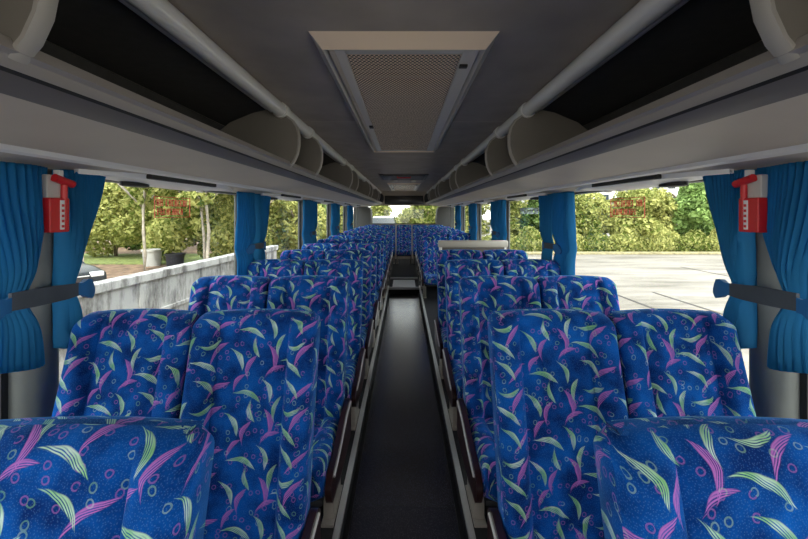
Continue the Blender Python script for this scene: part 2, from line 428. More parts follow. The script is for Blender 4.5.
PIL = [-.42, 1.27, 2.95, 4.68, 6.38, 8.08, 9.78]
PW = .135
gi = 2
tn = 12
for s in (-1, 1):
    for p in PIL:
        prof = []
        for a in range(13):
            t = -1 + 2*a/12
            prof.append((s*(WX-.065+.045*abs(t)**3.0), p+t*PW/2))
        prof += [(s*(WX+.04), p+PW/2), (s*(WX+.04), p-PW/2)]
        m = MB().loft([[(x, y, z) for x, y in prof] for z in (.69, CZ+.14)])
        struct(m.build('trim_%d' % tn, M['pillar'], smooth=50)); tn += 1
    edges = [Y0] + PIL + [Y1]
    for a, b in zip(edges, edges[1:]):
        lo = a + (PW/2 if a in PIL else 0); hi = b - (PW/2 if b in PIL else 0)
        if hi - lo < .1: continue
        xs = sorted((s*(WX+.022), s*(WX+.028)))
        w = struct(MB().box(xs[0], xs[1], lo-.02, hi+.02, .69, CZ+.14).build('window_%d' % gi, M['glass'])); gi += 1
        xs = sorted((s*(WX+.005), s*(WX+.021)))
        g = MB().box(xs[0], xs[1], lo, lo+.022, .70, CZ+.13).box(xs[0], xs[1], hi-.022, hi, .70, CZ+.13)
        g.box(xs[0], xs[1], lo, hi, .705, .727)
        g.build('gasket', M['black'], w)

# ------------------------------------------------------------------ overhead racks
RY0, RY1 = -.75, Y1-.12
DIV = [-.07, .615, 2.08, 2.66, 4.22, 4.78, 6.42, 6.98, 8.55, 9.1]
def rack(s, label):
    r = empty('luggage_rack', (s*.9, 0, CZ+.2), label, 'luggage rack')
    f = lambda pts: [(s*x, CZ+z) for x, z in pts]
    def strip(name, pts, th, mat, y0=RY0, y1=RY1):
        return MB().strip(f(pts), th, y0, y1).build(name, M[mat], r, smooth=35)
    strip('lip', ((.622,.262),(.607,.258),(.599,.243),(.603,.228),(.612,.219)), .010, 'racklip')
    strip('fascia', ((.613,.216),(.635,.203),(.665,.196)), .010, 'rackdark')
    strip('soffit', ((.665,.197),(.80,.1785),(.932,.158)), .010, 'rackgrey')
    strip('edge_trim', ((.928,.161),(.936,.147),(.953,.142),(.970,.149)), .010, 'racklight')
    strip('window_panel', ((.964,.149),(1.08,.140),(1.19,.135)), .010, 'rackgrey')
    strip('shelf', ((.622,.243),(1.17,.225)), .010, 'rackin')
    strip('back_panel', ((1.165,.235),(1.175,.38),(1.15,.55)), .008, 'rackin')
    strip('top_panel', ((.67,.553),(1.15,.553)), .010, 'rackin')
    MB().tube([(s*.645, y, CZ+.532) for y in (RY0, RY1)], .034, 20).build('handrail', M['rail'], r, smooth=60)
    MB().strip(f(((.683,.548),(.690,.522),(.697,.520),(.704,.548))), .003, RY0, RY1).build('rail_channel', M['rail'], r, smooth=30)
    MB().strip(f(((.715,.549),(.718,.536),(.724,.536),(.727,.549))), .002, RY0, RY1).build('rail_channel', M['rail'], r, smooth=30)
    MB().strip(f(((.6085,.2235),(.6125,.2155))), .004, RY0, RY1).build('lip_seam', M['black'], r)
    D = [(.655,.515),(.618,.505),(.584,.480),(.562,.445),(.551,.400),(.551,.350),(.560,.305),(.578,.266),(.603,.236)]
    for y in DIV:
        prof = f([(x+.006, z) for x, z in D] + [(.78,.238),(.98,.236),(1.06,.29),(1.01,.39),(.91,.47),(.79,.52),(.70,.540)])
        d = MB().prism(prof, y-.012, y+.012).build('divider', M['plate'], r)
        # broad rib along the curved front edge
        rings = []
        for i, (x, z) in enumerate(D):
            a = D[max(i-1,0)]; b = D[min(i+1,len(D)-1)]
            dx, dz = b[0]-a[0], b[1]-a[1]; l = math.hypot(dx,dz); nx, nz = dz/l, -dx/l   # points to the aisle side
            h = .016; q = .005
            pts = [(x-nx*0+nx*0, -h, z)]
            ring = []
            for (o, yy) in ((-q, -h), (q*.4, -h), (q, -h*.55), (q, h*.55), (q*.4, h), (-q, h)):
                ring.append((s*(x+nx*o), y+yy, CZ+z+nz*o))
            rings.append(ring)
        MB().loft(rings).build('rib', M['rib'], d, smooth=40)
        MB().tube([(s*.645, y-.03, CZ+.532), (s*.645, y-.026, CZ+.532), (s*.645, y+.026, CZ+.532), (s*.645, y+.03, CZ+.532)], .041, 20).build('rail_clamp', M['rail'], r, smooth=40)
    # dark-rimmed cap at the rear end
    prof = f([(x, z) for x, z in D] + [(1.16,.14),(.66,.19)])
    prof = f([(.655,.548)] + D + [(.66,.196),(.94,.148),(1.17,.136),(1.165,.548)])
    MB().prism(prof, RY1-.03, RY1+.01).build('end_cap', M['shell'], r)
    return r
rack(-1, 'left overhead luggage rack with grey soffit, grip rail and curved dividers')
rack(1, 'right overhead luggage rack with grey soffit, grip rail and curved dividers')

# service panels under the racks
def service_panel(s, yc, label):
    zc = CZ+.128
    r = empty('service_panel', (s*1.07, yc, zc), label, 'service panel', 'pale service panels above the windows')
    L_ = .58
    top, mid = [], []
    n = 24; rings = []
    for i in range(n+1):
        t = -1+2*i/n
        w = .098*max(.08, (1-abs(t)**2.6)); y = yc+t*L_
        x0 = 1.07
        zt = lambda x: CZ+.149-(x-.964)*.062
        ring = []
        for (dx, dz) in ((-w, -.001), (-w*.85, -.018), (-w*.3, -.034*max(.3,(1-t*t))), (w*.3, -.034*max(.3,(1-t*t))), (w*.85, -.016), (w, -.001)):
            ring.append((s*(x0+dx), y, zt(x0+dx)+dz))
        rings.append(ring)
    MB().loft(rings).build('panel_body', M['white'], r, smooth=40)
    # dark louver slot
    MB().box(*sorted((s*.972, s*1.0)), yc-.34, yc+.18, CZ+.128, CZ+.147, .004).build('air_slot', M['black'], r)
    m = MB(); ring = lambda z, k: [(s*(1.09+.034*k*math.cos(a*PI/12)), yc-.27+.075*k*math.sin(a*PI/12), z) for a in range(24)]
    m.loft([ring(CZ+.135,1), ring(CZ+.105,1), ring(CZ+.102,.85)]).build('speaker_grille', M['black'], r, smooth=40)
    for dy in (.10, .22):
        m = MB(); ring = lambda z, k: [(s*(1.08+.018*k*math.cos(a*PI/8)), yc+dy+.018*k*math.sin(a*PI/8), z) for a in range(16)]
        m.loft([ring(CZ+.135,1), ring(CZ+.106,1), ring(CZ+.103,.7)]).build('reading_lamp', M['lamp'], r, smooth=40)
for s in (-1, 1):
    for k in range(0, 6):
        if k == 5: continue
        service_panel(s, PIL[k+1]+.60, 'pale service panel with dark slot under the %s rack, %s from front' % (('left','right')[s>0], ORD[k]))

# ------------------------------------------------------------------ ceiling fittings
def grille(y0, y1, hw, label, frontmat, dz=.038):
    z1 = CEIL; z0 = CEIL-dz
    r = empty('air_return_grille', (0, (y0+y1)/2, CEIL), label, 'air grille')
    iw = hw-.034
    # four bevelled frame sides
    a = [(-hw,y0),(hw,y0),(hw,y1),(-hw,y1)]; b = [(-iw,y0+.05),(iw,y0+.05),(iw,y1-.05),(-iw,y1-.05)]
    c = [(-iw+.012,y0+.062),(iw-.012,y0+.062),(iw-.012,y1-.062),(-iw+.012,y1-.062)]
    for i, nm in enumerate(('front','side','rear','side')):
        j = (i+1) % 4
        m = MB(); v = [m.bm.verts.new(p) for p in ((*a[i],z1),(*a[j],z1),(*b[j],z0),(*b[i],z0),(*c[j],z0+.02),(*c[i],z0+.02),(*c[j],z1),(*c[i],z1))]
        m.bm.faces.new((v[0],v[1],v[2],v[3])); m.bm.faces.new((v[3],v[2],v[4],v[5])); m.bm.faces.new((v[5],v[4],v[6],v[7])); m.bm.faces.new((v[7],v[6],v[1],v[0]))
        m.bm.faces.new((v[0],v[3],v[5],v[7])); m.bm.faces.new((v[1],v[6],v[4],v[2]))
        m.build('frame_side', M[frontmat if i in (0,2) else 'alu'], r)  # lighter tan on the ends paints in the windscreen light; sides stay grey
    x = iw-.016; gy0, gy1 = y0+.07, y1-.07
    MB().box(-x+.052, x-.052, gy0+.035, gy1-.02, z0+.016, z0+.021).build('perforated_sheet', M['perf'], r)
    m = MB()
    m.box(-x, -x+.052, gy0, gy1, z0+.006, z0+.022, .003).box(x-.052, x, gy0, gy1, z0+.006, z0+.022, .003)
    m.box(-x+.052, x-.052, gy0, gy0+.035, z0+.006, z0+.022, .003).box(-x+.052, x-.052, gy1-.02, gy1, z0+.006, z0+.022, .003)
    m.build('door_frame', M['alu'], r, smooth=40)
    MB().box(-x+.002, -x+.020, gy0, gy1, z0+.003, z0+.006).build('hinge_strip', M['rackgrey'], r)
    MB().box(-x+.035, -x+.06, y0+(y1-y0)*.52, y0+(y1-y0)*.52+.05, z0-.004, z0+.006, .002).build('latch', M['black'], r)
    MB().box(x-.05, x-.02, y0+.19, y0+.215, z0-.003, z0+.006, .002).build('latch', M['black'], r)
    return r
grille(1.245, 3.57, .302, 'large perforated air return grille with tan front edge on the ceiling', 'tan_lit')
grille(7.75, 10.2, .34, 'tan perforated panel added for the lit rear part of the ceiling', 'tan_lit', .03)  # added panel, its tan stands in for ceiling lit by the rear window
hr = empty('roof_hatch', (0, 6.35, CEIL), 'dark recessed roof hatch between the ceiling grille and the tan rear panel', 'roof hatch')
MB().box(-.37, .37, 5.9, 6.8, CEIL-.018, CEIL+.0, .006).build('hatch_frame', M['rackdark'], hr, smooth=40)
MB().box(-.32, .32, 5.95, 6.75, CEIL-.028, CEIL-.018, .004).build('hatch_cover', M['shell'], hr)
MB().tube([(-.10,6.0,CEIL-.026),(-.10,6.0,CEIL-.05),(.10,6.0,CEIL-.05),(.10,6.0,CEIL-.026)], .008, 8).build('hatch_handle', M['red'], hr, smooth=50)
for s in (-1, 1):
    r = empty('ceiling_lamp', (s*.17, 7.15, CEIL), 'small round ceiling lamp %s of centre behind the roof hatch' % ('left','right')[s>0], 'lamp')
    def cyl(x, y, z0, z1, rad, nm, mt):
        MB().loft([[(x+rad*math.cos(a*PI/10), y+rad*math.sin(a*PI/10), z) for a in range(20)] for z in (z0, z1)]).build(nm, M[mt], r, smooth=40)
    cyl(s*.17, 7.15, CEIL-.014, CEIL, .055, 'bezel', 'rackgrey'); cyl(s*.17, 7.15, CEIL-.018, CEIL-.014, .042, 'lens', 'lamp')

# ------------------------------------------------------------------ seats
def smooth01(t): t = max(0, min(1, t)); return t*t*(3-2*t)
def ring_uv_loft(rings, arc, vs):
    """closed rings -> bmesh with UVs in metres (u = distance along the ring, v = along the loft)"""
    bm = bmesh.new(); uvl = bm.loops.layers.uv.new('UVMap')
    R = [[bm.verts.new(p) for p in r] for r in rings]; n = len(R[0])
    for k in range(len(R)-1):
        for i in range(n):
            j = (i+1) % n
            f = bm.faces.new((R[k][i], R[k][j], R[k+1][j], R[k+1][i]))
            us = (arc[k][i], arc[k][i+1], arc[k+1][i+1], arc[k+1][i])
            for lp, u, v in zip(f.loops, us, (vs[k], vs[k], vs[k+1], vs[k+1])): lp[uvl].uv = (u, v)
    for r, flip in ((R[0], True), (R[-1], False)):
        f = bm.faces.new(r[::-1] if flip else r)
        for lp in f.loops: lp[uvl].uv = (lp.vert.co.x, lp.vert.co.y)
    return bm
def arcs(r):
    a = [0.0]
    for i in range(len(r)): a.append(a[-1] + (Vector(r[(i+1) % len(r)])-Vector(r[i])).length)
    return [x-a[18] for x in a]
ZB, ZT = .385, 1.062
def back_front(z):
    t = (z-ZB)/(ZT-ZB)
    return -.165*(1-t) - .010*math.sin(t*PI)**2
def backrest_bm():
    zs = [ZB + (ZT-.05-ZB)*k/16 for k in range(17)] + [ZT-.05+.05*math.sin(k/8*PI/2) for k in range(1, 9)]
    rings = []
    NF = 36
    for z in zs:
        yf = back_front(z); th = .105
        e = max(0, (z-(ZT-.04))/.04); k = 1-math.sqrt(max(0, 1-e*e))
        e2 = max(0, (z-(ZT-.032))/.032); k2 = 1-math.sqrt(max(0, 1-e2*e2))
        t = (z-ZB)/(ZT-ZB)
        w = .2 - .024*k2 - .006*(1-t)
        r = .030; ring = []
        bol = .036*(1-.5*t)*(1-.85*e2)
        for i in range(NF+1):
            u = -math.cos(PI*i/NF)*.55 + (-1+2*i/NF)*.45
            x = u*w; a = abs(u)
            y = yf - bol*smooth01((a-.50)/.22) + .018*(1-.8*e2)*math.exp(-((a-.53)/.035)**2)
            y += .010*math.exp(-(a/.5)**2)*(1-t)
            d = max(0, (abs(x)-(w-r))/r)
            y += r*(1-math.sqrt(max(0, 1-d*d))) + k*.045
            zz = z + (.010*(1-a*a) if e2 > 0 else 0)*e2
            ring.append((x, y, zz))
        for i in range(13):
            u = 1-2*i/12
            x = u*w; d = max(0, (abs(x)-(w-.03))/.03)
            y = yf + th - .03*(1-math.sqrt(max(0,1-d*d))) - k*.045
            ring.append((x, y, z + (.010*(1-u*u)*e2)))
        rings.append(ring)
    mid = [Vector(r[NF//2]) for r in rings]; vs = [0.0]
    for a, b in zip(mid, mid[1:]): vs.append(vs[-1]+(b-a).length)
    return ring_uv_loft(rings, [arcs(r) for r in rings], vs)
def cushion_bm():
    ya, yb = -.585, -.135
    ys = [ya+.05-.05*math.cos(k/8*PI/2) for k in range(9)] + [ya+.05+(yb-ya-.05)*k/10 for k in range(1, 11)]
    rings = []; NF = 36
    for y in ys:
        t = (y-ya)/(yb-ya)
        e = max(0, ((ya+.05)-y)/.05); k = 1-math.sqrt(max(0,1-e*e))
        ztop = .475-.035*t; w = .196-.018*k; ring = []
        for i in range(NF+1):
            u = -math.cos(PI*i/NF)*.55 + (-1+2*i/NF)*.45
            x = u*w; a = abs(u); r = .035
            z = ztop + .018*smooth01((a-.5)/.22) - .010*math.exp(-((a-.53)/.035)**2)
            d = max(0, (abs(x)-(w-r))/r)
            z -= r*(1-math.sqrt(max(0,1-d*d))) + k*.055
            ring.append((x, y, z))
        for i in range(9):
            u = 1-2*i/8; x = u*w; d = max(0, (abs(x)-(w-.02))/.02)
            ring.append((x, y, .345 + .02*(1-math.sqrt(max(0,1-d*d))) + k*.035))
        rings.append(ring)
    mid = [Vector(r[NF//2]) for r in rings]; vs = [0.0]
    for a, b in zip(mid, mid[1:]): vs.append(vs[-1]+(b-a).length)
    return ring_uv_loft(rings, [arcs(r) for r in rings], vs)
def mesh_of(bm, name, mat, ang=50):
    bmesh.ops.recalc_face_normals(bm, faces=bm.faces[:])
    me = bpy.data.meshes.new(name); bm.to_mesh(me); bm.free(); me.materials.append(mat)
    for p in me.polygons: p.use_smooth = True
    me.set_sharp_from_angle(angle=math.radians(ang))
    me.transform(Matrix.Translation((0,0,-PLAT)))
    return me
def rounded(poly, r=.02, n=4):
    out = []; N_ = len(poly)
    for i in range(N_):
        p = Vector(poly[i]); a = (Vector(poly[i-1])-p); b = (Vector(poly[(i+1)%N_])-p)
        q = min(r, a.length*.45, b.length*.45); A = p+a.normalized()*q; B = p+b.normalized()*q
        for k in range(n+1):
            t = k/n; out.append(tuple((1-t)**2*A + 2*t*(1-t)*p + t*t*B))
    return out
me_back = mesh_of(backrest_bm(), 'backrest', M['fabric'])
me_cush = mesh_of(cushion_bm(), 'seat_cushion', M['fabric'])
def shell_bm():
    m = MB(); rings = []
    for k in range(9):
        z = .42+.56*k/8; y = back_front(z)+.1055; w = .178-.012*(k in (0,8))
        rings.append([(-w,y-.004,z),(w,y-.004,z),(w,y+.004,z),(w-.012,y+.012,z),(-w+.012,y+.012,z),(-w,y+.004,z)])
    m.loft(rings); return m.bm
me_shell = mesh_of(shell_bm(), 'back_shell', M['shell'])
def skirt_mesh(sx):
    prof = rounded([(-.04,.47),(-.08,.505),(-.22,.495),(-.40,.455),(-.54,.44),(-.58,.40),(-.55,.33),(-.30,.30),(-.04,.31)], .03)
    b = MB().prism_x(prof, sx*.199, sx*.222).bm
    return mesh_of(b, 'side_cover', M['maroon'], 30)
def trim_mesh(sx):
    prof = [(-.08,.485),(-.22,.475),(-.40,.435),(-.525,.42)]
    b = MB().tube([(sx*.224, y, z) for y, z in prof], .005, 8).bm
    return mesh_of(b, 'cover_trim', M['silver'], 60)
me_skirt = {-1: skirt_mesh(-1), 1: skirt_mesh(1)}
me_ctrim = {-1: trim_mesh(-1), 1: trim_mesh(1)}
def leg_mesh(x, ya, yb):
    b = MB().box(x-.022, x+.022, ya, yb, PLAT, .345, .006).box(x-.026, x+.026, ya-.03, yb+.03, PLAT, PLAT+.012, .003).bm
    return mesh_of(b, 'leg', M['leg'], 40)
me_leg = {-1: leg_mesh(-.172, -.36, -.18), 1: leg_mesh(.172, -.36, -.18)}
me_frame = mesh_of(MB().box(-.185,.185,-.55,-.16,.325,.348,.005).box(-.19,-.15,-.20,.0,.33,.40,.004).box(.15,.19,-.20,.0,.33,.40,.004).bm, 'seat_frame', M['shell'], 40)
protos = {}
def child(me, name, root):
    o = bpy.data.objects.new(name, me); COL.objects.link(o); o.parent = root; return o
def make_seat(kind):
    r = bpy.data.objects.new('coach_seat', None); COL.objects.link(r); r.empty_display_size = .1
    child(me_back, 'backrest', r); child(me_cush, 'seat_cushion', r); child(me_shell, 'back_shell', r); child(me_frame, 'seat_frame', r)
    if kind in (-1, 1):                      # aisle seat: cover on the aisle side (+1: aisle is towards +x)
        c = child(me_skirt[kind], 'side_cover', r); child(me_ctrim[kind], 'cover_trim', c)
    child(me_leg[1], 'leg', r); child(me_leg[-1], 'leg', r)
    return r
def place(kind, x, y, label, group):
    if kind not in protos: protos[kind] = make_seat(kind); o = protos[kind]
    else: o = copy_tree(protos[kind])
    o.location = (x, y, PLAT); tag(o, label, 'seat', group)
    if kind == 0 and y < 10: o.scale = (.955,1,1)
    return o
D0, DP = .567, .711
rows_left = list(range(0, 13)); rows_right = [0,1,2,3,4] + [8,9,10,11,12]
for side, rows in ((-1, rows_left), (1, rows_right)):
    for q, k in enumerate(rows):
        y = D0+DP*k; sd = ('left','right')[side>0]
        where = ORD[q] + ' row from the front'
        if side > 0 and q >= 5: where = ORD[q-5] + ' row behind partition'
        sh = .02 if k == 0 else 0
        place(-side, side*(.483+sh), y, 'blue feather-patterned coach seat next to the aisle on the %s, %s' % (sd, where), 'coach seats')
        place(0, side*(.877+sh), y, 'blue feather-patterned coach seat by the %s windows, %s' % (sd, where), 'coach seats')
for i in range(5):
    nm = ('leftmost','second from left','middle','second from right','rightmost')[i]
    place(0, (i-2)*.41, 10.12, 'blue feather-patterned %s seat of the rear bench below the rear window' % nm, 'coach seats')

# ------------------------------------------------------------------ stairwell partition
pr = empty('stair_partition', (.70, 4.2, PLAT), 'grey partition with a pale top bar behind the fifth right seat row', 'partition')
MB().box(.38, 1.10, 4.17, 4.20, PLAT+.03, CZ-.37, .005).build('partition_panel', M['rackdark'], pr)
MB().box(.36, 1.10, 4.155, 4.215, CZ-.375, CZ-.30, .018).build('top_bar', M['rib'], pr, smooth=40)
for x in (.39, 1.07): MB().tube([(x,4.185,PLAT),(x,4.185,CZ-.37)], .02, 12).build('post', M['rail'], pr, smooth=50)

# ------------------------------------------------------------------ curtains
def lerpk(keys, z):
    n = len(keys)
    for q in range(n-1):
        (z0, a), (z1, b) = keys[q], keys[q+1]
        if z0 >= z >= z1:
            pa = keys[q-1] if q else (z0+(z0-z1), a-(b-a)); pb = keys[q+2] if q+2 < n else (z1-(z0-z1), b+(b-a))
            t = (z0-z)/(z0-z1)
            m0 = (b-pa[1])/(pa[0]-z1)*(z0-z1); m1 = (pb[1]-a)/(z0-pb[0])*(z0-z1)
            return (2*t**3-3*t*t+1)*a + (t**3-2*t*t+t)*m0 + (-2*t**3+3*t*t)*b + (t**3-t*t)*m1
    return keys[-1][1]
TOP, TIE, BOT = CZ+.136, 1.155, .965
def curtain(s, p, half, label, seed):
    rnd = random.Random(seed)
    wd_ = 0 if abs(p-1.27) < .01 else 1
    if half == 'front':
        A = [(TOP,p-.29-.05*wd_),(1.36,p-.26-.08*wd_),(1.25,p-.225-.13*wd_),(TIE,p-.20-.14*wd_),(1.06,p-.20-.14*wd_),(BOT,p-.205-.14*wd_)]
        B = [(TOP,p-.05),(1.36,p-.065),(1.25,p-.10+.02*wd_),(TIE,p-.13),(1.06,p-.10),(BOT,p-.085)]
    else:
        A = [(TOP,p-.01),(1.36,p+.0),(1.25,p+.0),(TIE,p+.005),(1.06,p-.005),(BOT,p-.005)]
        B = [(TOP,p+.165+.10*wd_),(1.43,p+.13+.09*wd_),(1.27,p+.06+.07*wd_),(TIE,p+.032+.05*wd_),(1.06,p+.05+.03*wd_),(BOT,p+.06+.02*wd_)]
    n = 12 + rnd.choice((0,1)); NU = n*8; NV = 30
    ph = rnd.random()*6
    rows = []
    for j in range(NV+1):
        z = TOP+(BOT-TOP)*j/NV
        a, b = lerpk(A, z), lerpk(B, z)
        tight = math.exp(-((z-TIE)/.05)**2)
        row = []
        for i in range(NU+1):
            u = i/NU
            amp = .018 + .009*math.sin(u*7+ph)
            x = 1.105 + amp*math.sin(2*PI*n*u+ph+.5*math.sin(z*9+u*5)) + (.03+.012*(1-tight))*(-1)*math.sin(PI*u)*(.4+.6*smooth01((TOP-z)/.3)) + .012*tight
            y = a+(b-a)*u + .006*math.cos(2*PI*n*u+ph)
            zz = z - .010*math.sin(u*PI)*(1 if j == NV else 0)
            row.append((s*x, y, zz))
        rows.append(row)
    m = MB(); m.loft(rows, cap=False, closed=False)
    o = m.build('curtain', M['curtain'], smooth=80, origin=(s*1.1, p, TOP))
    md = o.modifiers.new('thickness', 'SOLIDIFY'); md.thickness = .004
    return tag(o, label, 'curtain', 'blue pleated curtains')
def tie(s, p, label):
    r = empty('curtain_tie', (s*1.09, p, TIE), label, 'curtain tie', 'curtain ties')
    def ribbon(keys, nm, mt):
        rings = []
        for (y, x, h, dz, th) in keys:
            z = TIE+dz
            rings.append([(s*(x-th), p+y, z-h), (s*(x-th), p+y, z+h), (s*(x+th), p+y, z+h*.95), (s*(x+th), p+y, z-h*.95)])
        MB().loft(rings).build(nm, M[mt], r, smooth=30)
    e = 0 if abs(p-1.27) < .01 else .13
    if e: ribbon([(-.17,1.060,.018,.002,.005),(-.10,1.050,.021,.0,.006),(-.04,1.052,.021,-.002,.006),(.0,1.052,.020,-.004,.006)], 'strap', 'strap')
    else: ribbon([(-.215,1.052,.024,.004,.005),(-.16,1.040,.025,.004,.007),(-.09,1.050,.025,.0,.008),(-.04,1.055,.023,-.004,.008),(.0,1.052,.020,-.004,.006)], 'strap', 'strap')
    for sg in (-1, 1):
        y0 = .0 if sg > 0 else (-.17 if e else -.215)
        ks = [(y0, 1.052, .020, -.004, .005), (y0+sg*.015, 1.052, .019, -.005, .006), (y0+sg*.04, 1.055, .031, -.008, .010), (y0+sg*.065, 1.062, .032, -.014, .009), (y0+sg*.085, 1.068, .020, -.022, .005), (y0+sg*.095, 1.07, .006, -.026, .003)]
        ribbon(ks, 'tail', 'tail')
sd = 0
for s in (-1, 1):
    for k, p in enumerate(PIL[1:-1]):
        sn = ('left','right')[s>0]
        for half in ('front', 'rear'):
            sd += 1
            curtain(s, p, half, 'blue pleated curtain, %s half at the %s %s window pillar' % (('nearer','farther')[half=='rear'], ORD[k], sn), sd)
        tie(s, p, 'curtain tie strap across the %s %s window pillar' % (ORD[k], sn))

# ------------------------------------------------------------------ emergency hammers
def hammer(s, p, label):
    x = 1.078; zb = 1.338; y = p-.055
    r = empty('emergency_hammer_holder', (s*x, y, zb), label, 'emergency hammer')
    bx = lambda x0, x1, y0, y1, z0, z1, bv=.003: MB().box(*sorted((s*x0, s*x1)), y+y0, y+y1, z0, z1, bv)
    bx(1.055, 1.085, -.038, .032, zb, zb+.105).build('case', M['red'], r)
    bx(1.052, 1.0555, -.004, .010, zb+.008, zb+.098, .001).build('label_strip', M['white'], r)
    for q in range(5):
        bx(1.0505, 1.0522, -.001, .007, zb+.014+q*.016, zb+.022+q*.016, 0).build('label_mark', M['red'], r)
    bx(1.068, 1.090, -.034, .028, zb+.105, zb+.175).build('back_plate', M['alu'], r)
    MB().tube([(s*1.062, y+.018, zb+.03), (s*1.060, y+.018, zb+.160)], .009, 10).build('hammer_handle', M['red'], r, smooth=50)
    MB().tube([(s*1.058, y-.020, zb+.166), (s*1.058, y+.046, zb+.150)], .012, 10).build('hammer_head', M['red'], r, smooth=50)
    bx(1.06, 1.08, .0, .016, zb+.165, zb+.192, .002).build('hanger', M['white'], r)
hammer(-1, 1.27, 'red emergency hammer in its holder at the nearest left pillar')
hammer(1, 1.27, 'red emergency hammer in its holder at the nearest right pillar')

# ------------------------------------------------------------------ window stickers
def sticker(s, ya, yb, za, zb, mt, label, rows, frame=True):
    X = WX+.019
    r = empty('window_sticker', (s*X, (ya+yb)/2, za), label, 'sticker')
    bx = lambda y0, y1, z0, z1: MB().box(*sorted((s*(X-.0015), s*(X+.0015))), y0, y1, z0, z1)
    if frame:
        t = .0035
        bx(ya, yb, za, za+t).box(*sorted((s*(X-.0015), s*(X+.0015))), ya, yb, zb-t, zb).box(*sorted((s*(X-.0015), s*(X+.0015))), ya, ya+t, za, zb).box(*sorted((s*(X-.0015), s*(X+.0015))), yb-t, yb, za, zb).build('border', M[mt], r)
    for (z0, z1, y0, y1, n) in rows:           # lettering too small to read: each row is a run of small strokes
        m = MB(); w = (y1-y0)/n
        rd = random.Random(n)
        for i in range(n):
            a = y0+w*i+w*.12; b = a+w*.7; h = z1-z0; st = w*.2
            B = lambda u0, u1, v0, v1: m.box(*sorted((s*(X-.001), s*(X+.001))), u0, u1, v0, v1)
            B(a, a+st, z0, z1)
            c = rd.random()
            if c < .6: B(a, b, z1-st, z1)
            if c > .3: B(a, b, z0+h*.45, z0+h*.45+st)
            if c > .5: B(b-st, b, z0, z1)
            if c < .4: B(a, b, z0, z0+st)
        m.build('lettering', M[mt], r)
sticker(1, 2.00, 2.33, CZ-.030, CZ+.078, 'redfilm', 'red bordered sticker with two rows of lettering on the right window', [(CZ+.03,CZ+.065,2.10,2.31,8),(CZ+.03,CZ+.065,2.02,2.075,2),(CZ-.015,CZ+.018,2.08,2.31,9)])
sticker(-1, 1.93, 2.25, CZ-.030, CZ+.078, 'redfilm', 'red bordered sticker with two rows of lettering on the left window', [(CZ+.03,CZ+.065,2.02,2.23,8),(CZ+.03,CZ+.065,1.945,2.0,2),(CZ-.015,CZ+.018,1.95,2.18,9)])
sticker(1, 3.42, 4.20, CZ-.035, CZ+.055, 'whitefilm', 'pale blue lettering across the second right window', [(CZ-.02,CZ+.04,3.45,4.15,10)], frame=False)

# ------------------------------------------------------------------ outside
GZ = -1.10
g = MB().box(-70, 70, -30, 130, GZ-.2, GZ).build('ground', M['lot']); struct(g)
# crack joints in the lot
for i, (x0,y0,x1,y1) in enumerate(((6.42,12.3,6.55,3.0),(7.75,12.3,7.85,3.0),(12.6,18.0,12.7,8.0))):
    d = Vector((x1-x0,y1-y0,0)); n = Vector((-d.y,d.x,0)).normalized()*.045
    prof = [Vector((x0,y0,GZ))+n, Vector((x1,y1,GZ))+n, Vector((x1,y1,GZ))-n, Vector((x0,y0,GZ))-n]
    tag(MB().loft([[p+Vector((0,0,.0)) for p in prof],[p+Vector((0,0,.006)) for p in prof]]).build('crack_joint', M['asph'], origin=((x0+x1)/2,(y0+y1)/2,GZ)), 'dark straight joint in the pale concrete lot, %s from the coach' % ORD[i], 'crack')
kb = tag(MB().box(2.5, 34, 23.2, 24.0, GZ, GZ+.10, .02).build('verge', M['verge'], origin=(18,23.6,GZ)), 'low dry grass verge in front of the right hedge trees', 'grass verge')
struct(MB().box(-45, -4.7, 5, 60, GZ, GZ+.03).build('ground.001', M['soil']))
gs = MB().box(-24, -6.0, 18.6, 23, GZ+.03, GZ+.07).build('lawn', M['grass']); struct(gs)
# boundary wall on the left
wd = Vector((.073, 1, 0)).normalized()
bw = empty('boundary_wall', (-4.1, 5, GZ), 'stained white concrete boundary wall outside the left windows', 'wall')
bw.rotation_euler = (0,0,-math.atan(.073)); bw['_local'] = 1
MB().box(-.12, .0, -9, 6.3, 0, 1.42).build('wall_panel', M['conc'], bw)
MB().box(-.16, .05, -9.02, 6.32, 1.42, 1.55, .015).build('coping', M['conc'], bw)
MB().box(-.05, .025, -9, 6.3, .86, .93, .01).build('ledge', M['conc'], bw)
for k in range(7): MB().box(-.08, .022, -8.2+k*2.3, -8.05+k*2.3, 0, 1.42, .006).build('pilaster', M['conc'], bw)

# trees
def foliage_mesh(name, mat, blobs, n, sz, seed):
    rnd = random.Random(seed); bm = bmesh.new()
    tot = sum(b[3]*b[4]*b[5] for b in blobs)
    for (cx,cy,cz,rx,ry,rz) in blobs:
        for _ in range(int(n*rx*ry*rz/tot)):
            while True:
                d = Vector((rnd.uniform(-1,1), rnd.uniform(-1,1), rnd.uniform(-1,1)))
                if .05 < d.length < 1: break
            d = d.normalized()*(d.length**.45)
            p = Vector((cx+d.x*rx, cy+d.y*ry, cz+d.z*rz))
            q = (d*.7 + Vector((rnd.gauss(0,1), rnd.gauss(0,1), rnd.gauss(.3,1)))*.6).normalized()
            u = q.orthogonal().normalized(); u.rotate(Matrix.Rotation(rnd.uniform(0,2*PI), 3, q)); v = q.cross(u)
            a = sz*rnd.uniform(.6,1.3); b = a*.5
            bm.faces.new([bm.verts.new(p+u*a), bm.verts.new(p+v*b+q*.02), bm.verts.new(p-u*a), bm.verts.new(p-v*b+q*.02)])
    me = bpy.data.meshes.new(name); bm.to_mesh(me); bm.free(); me.materials.append(mat); return me
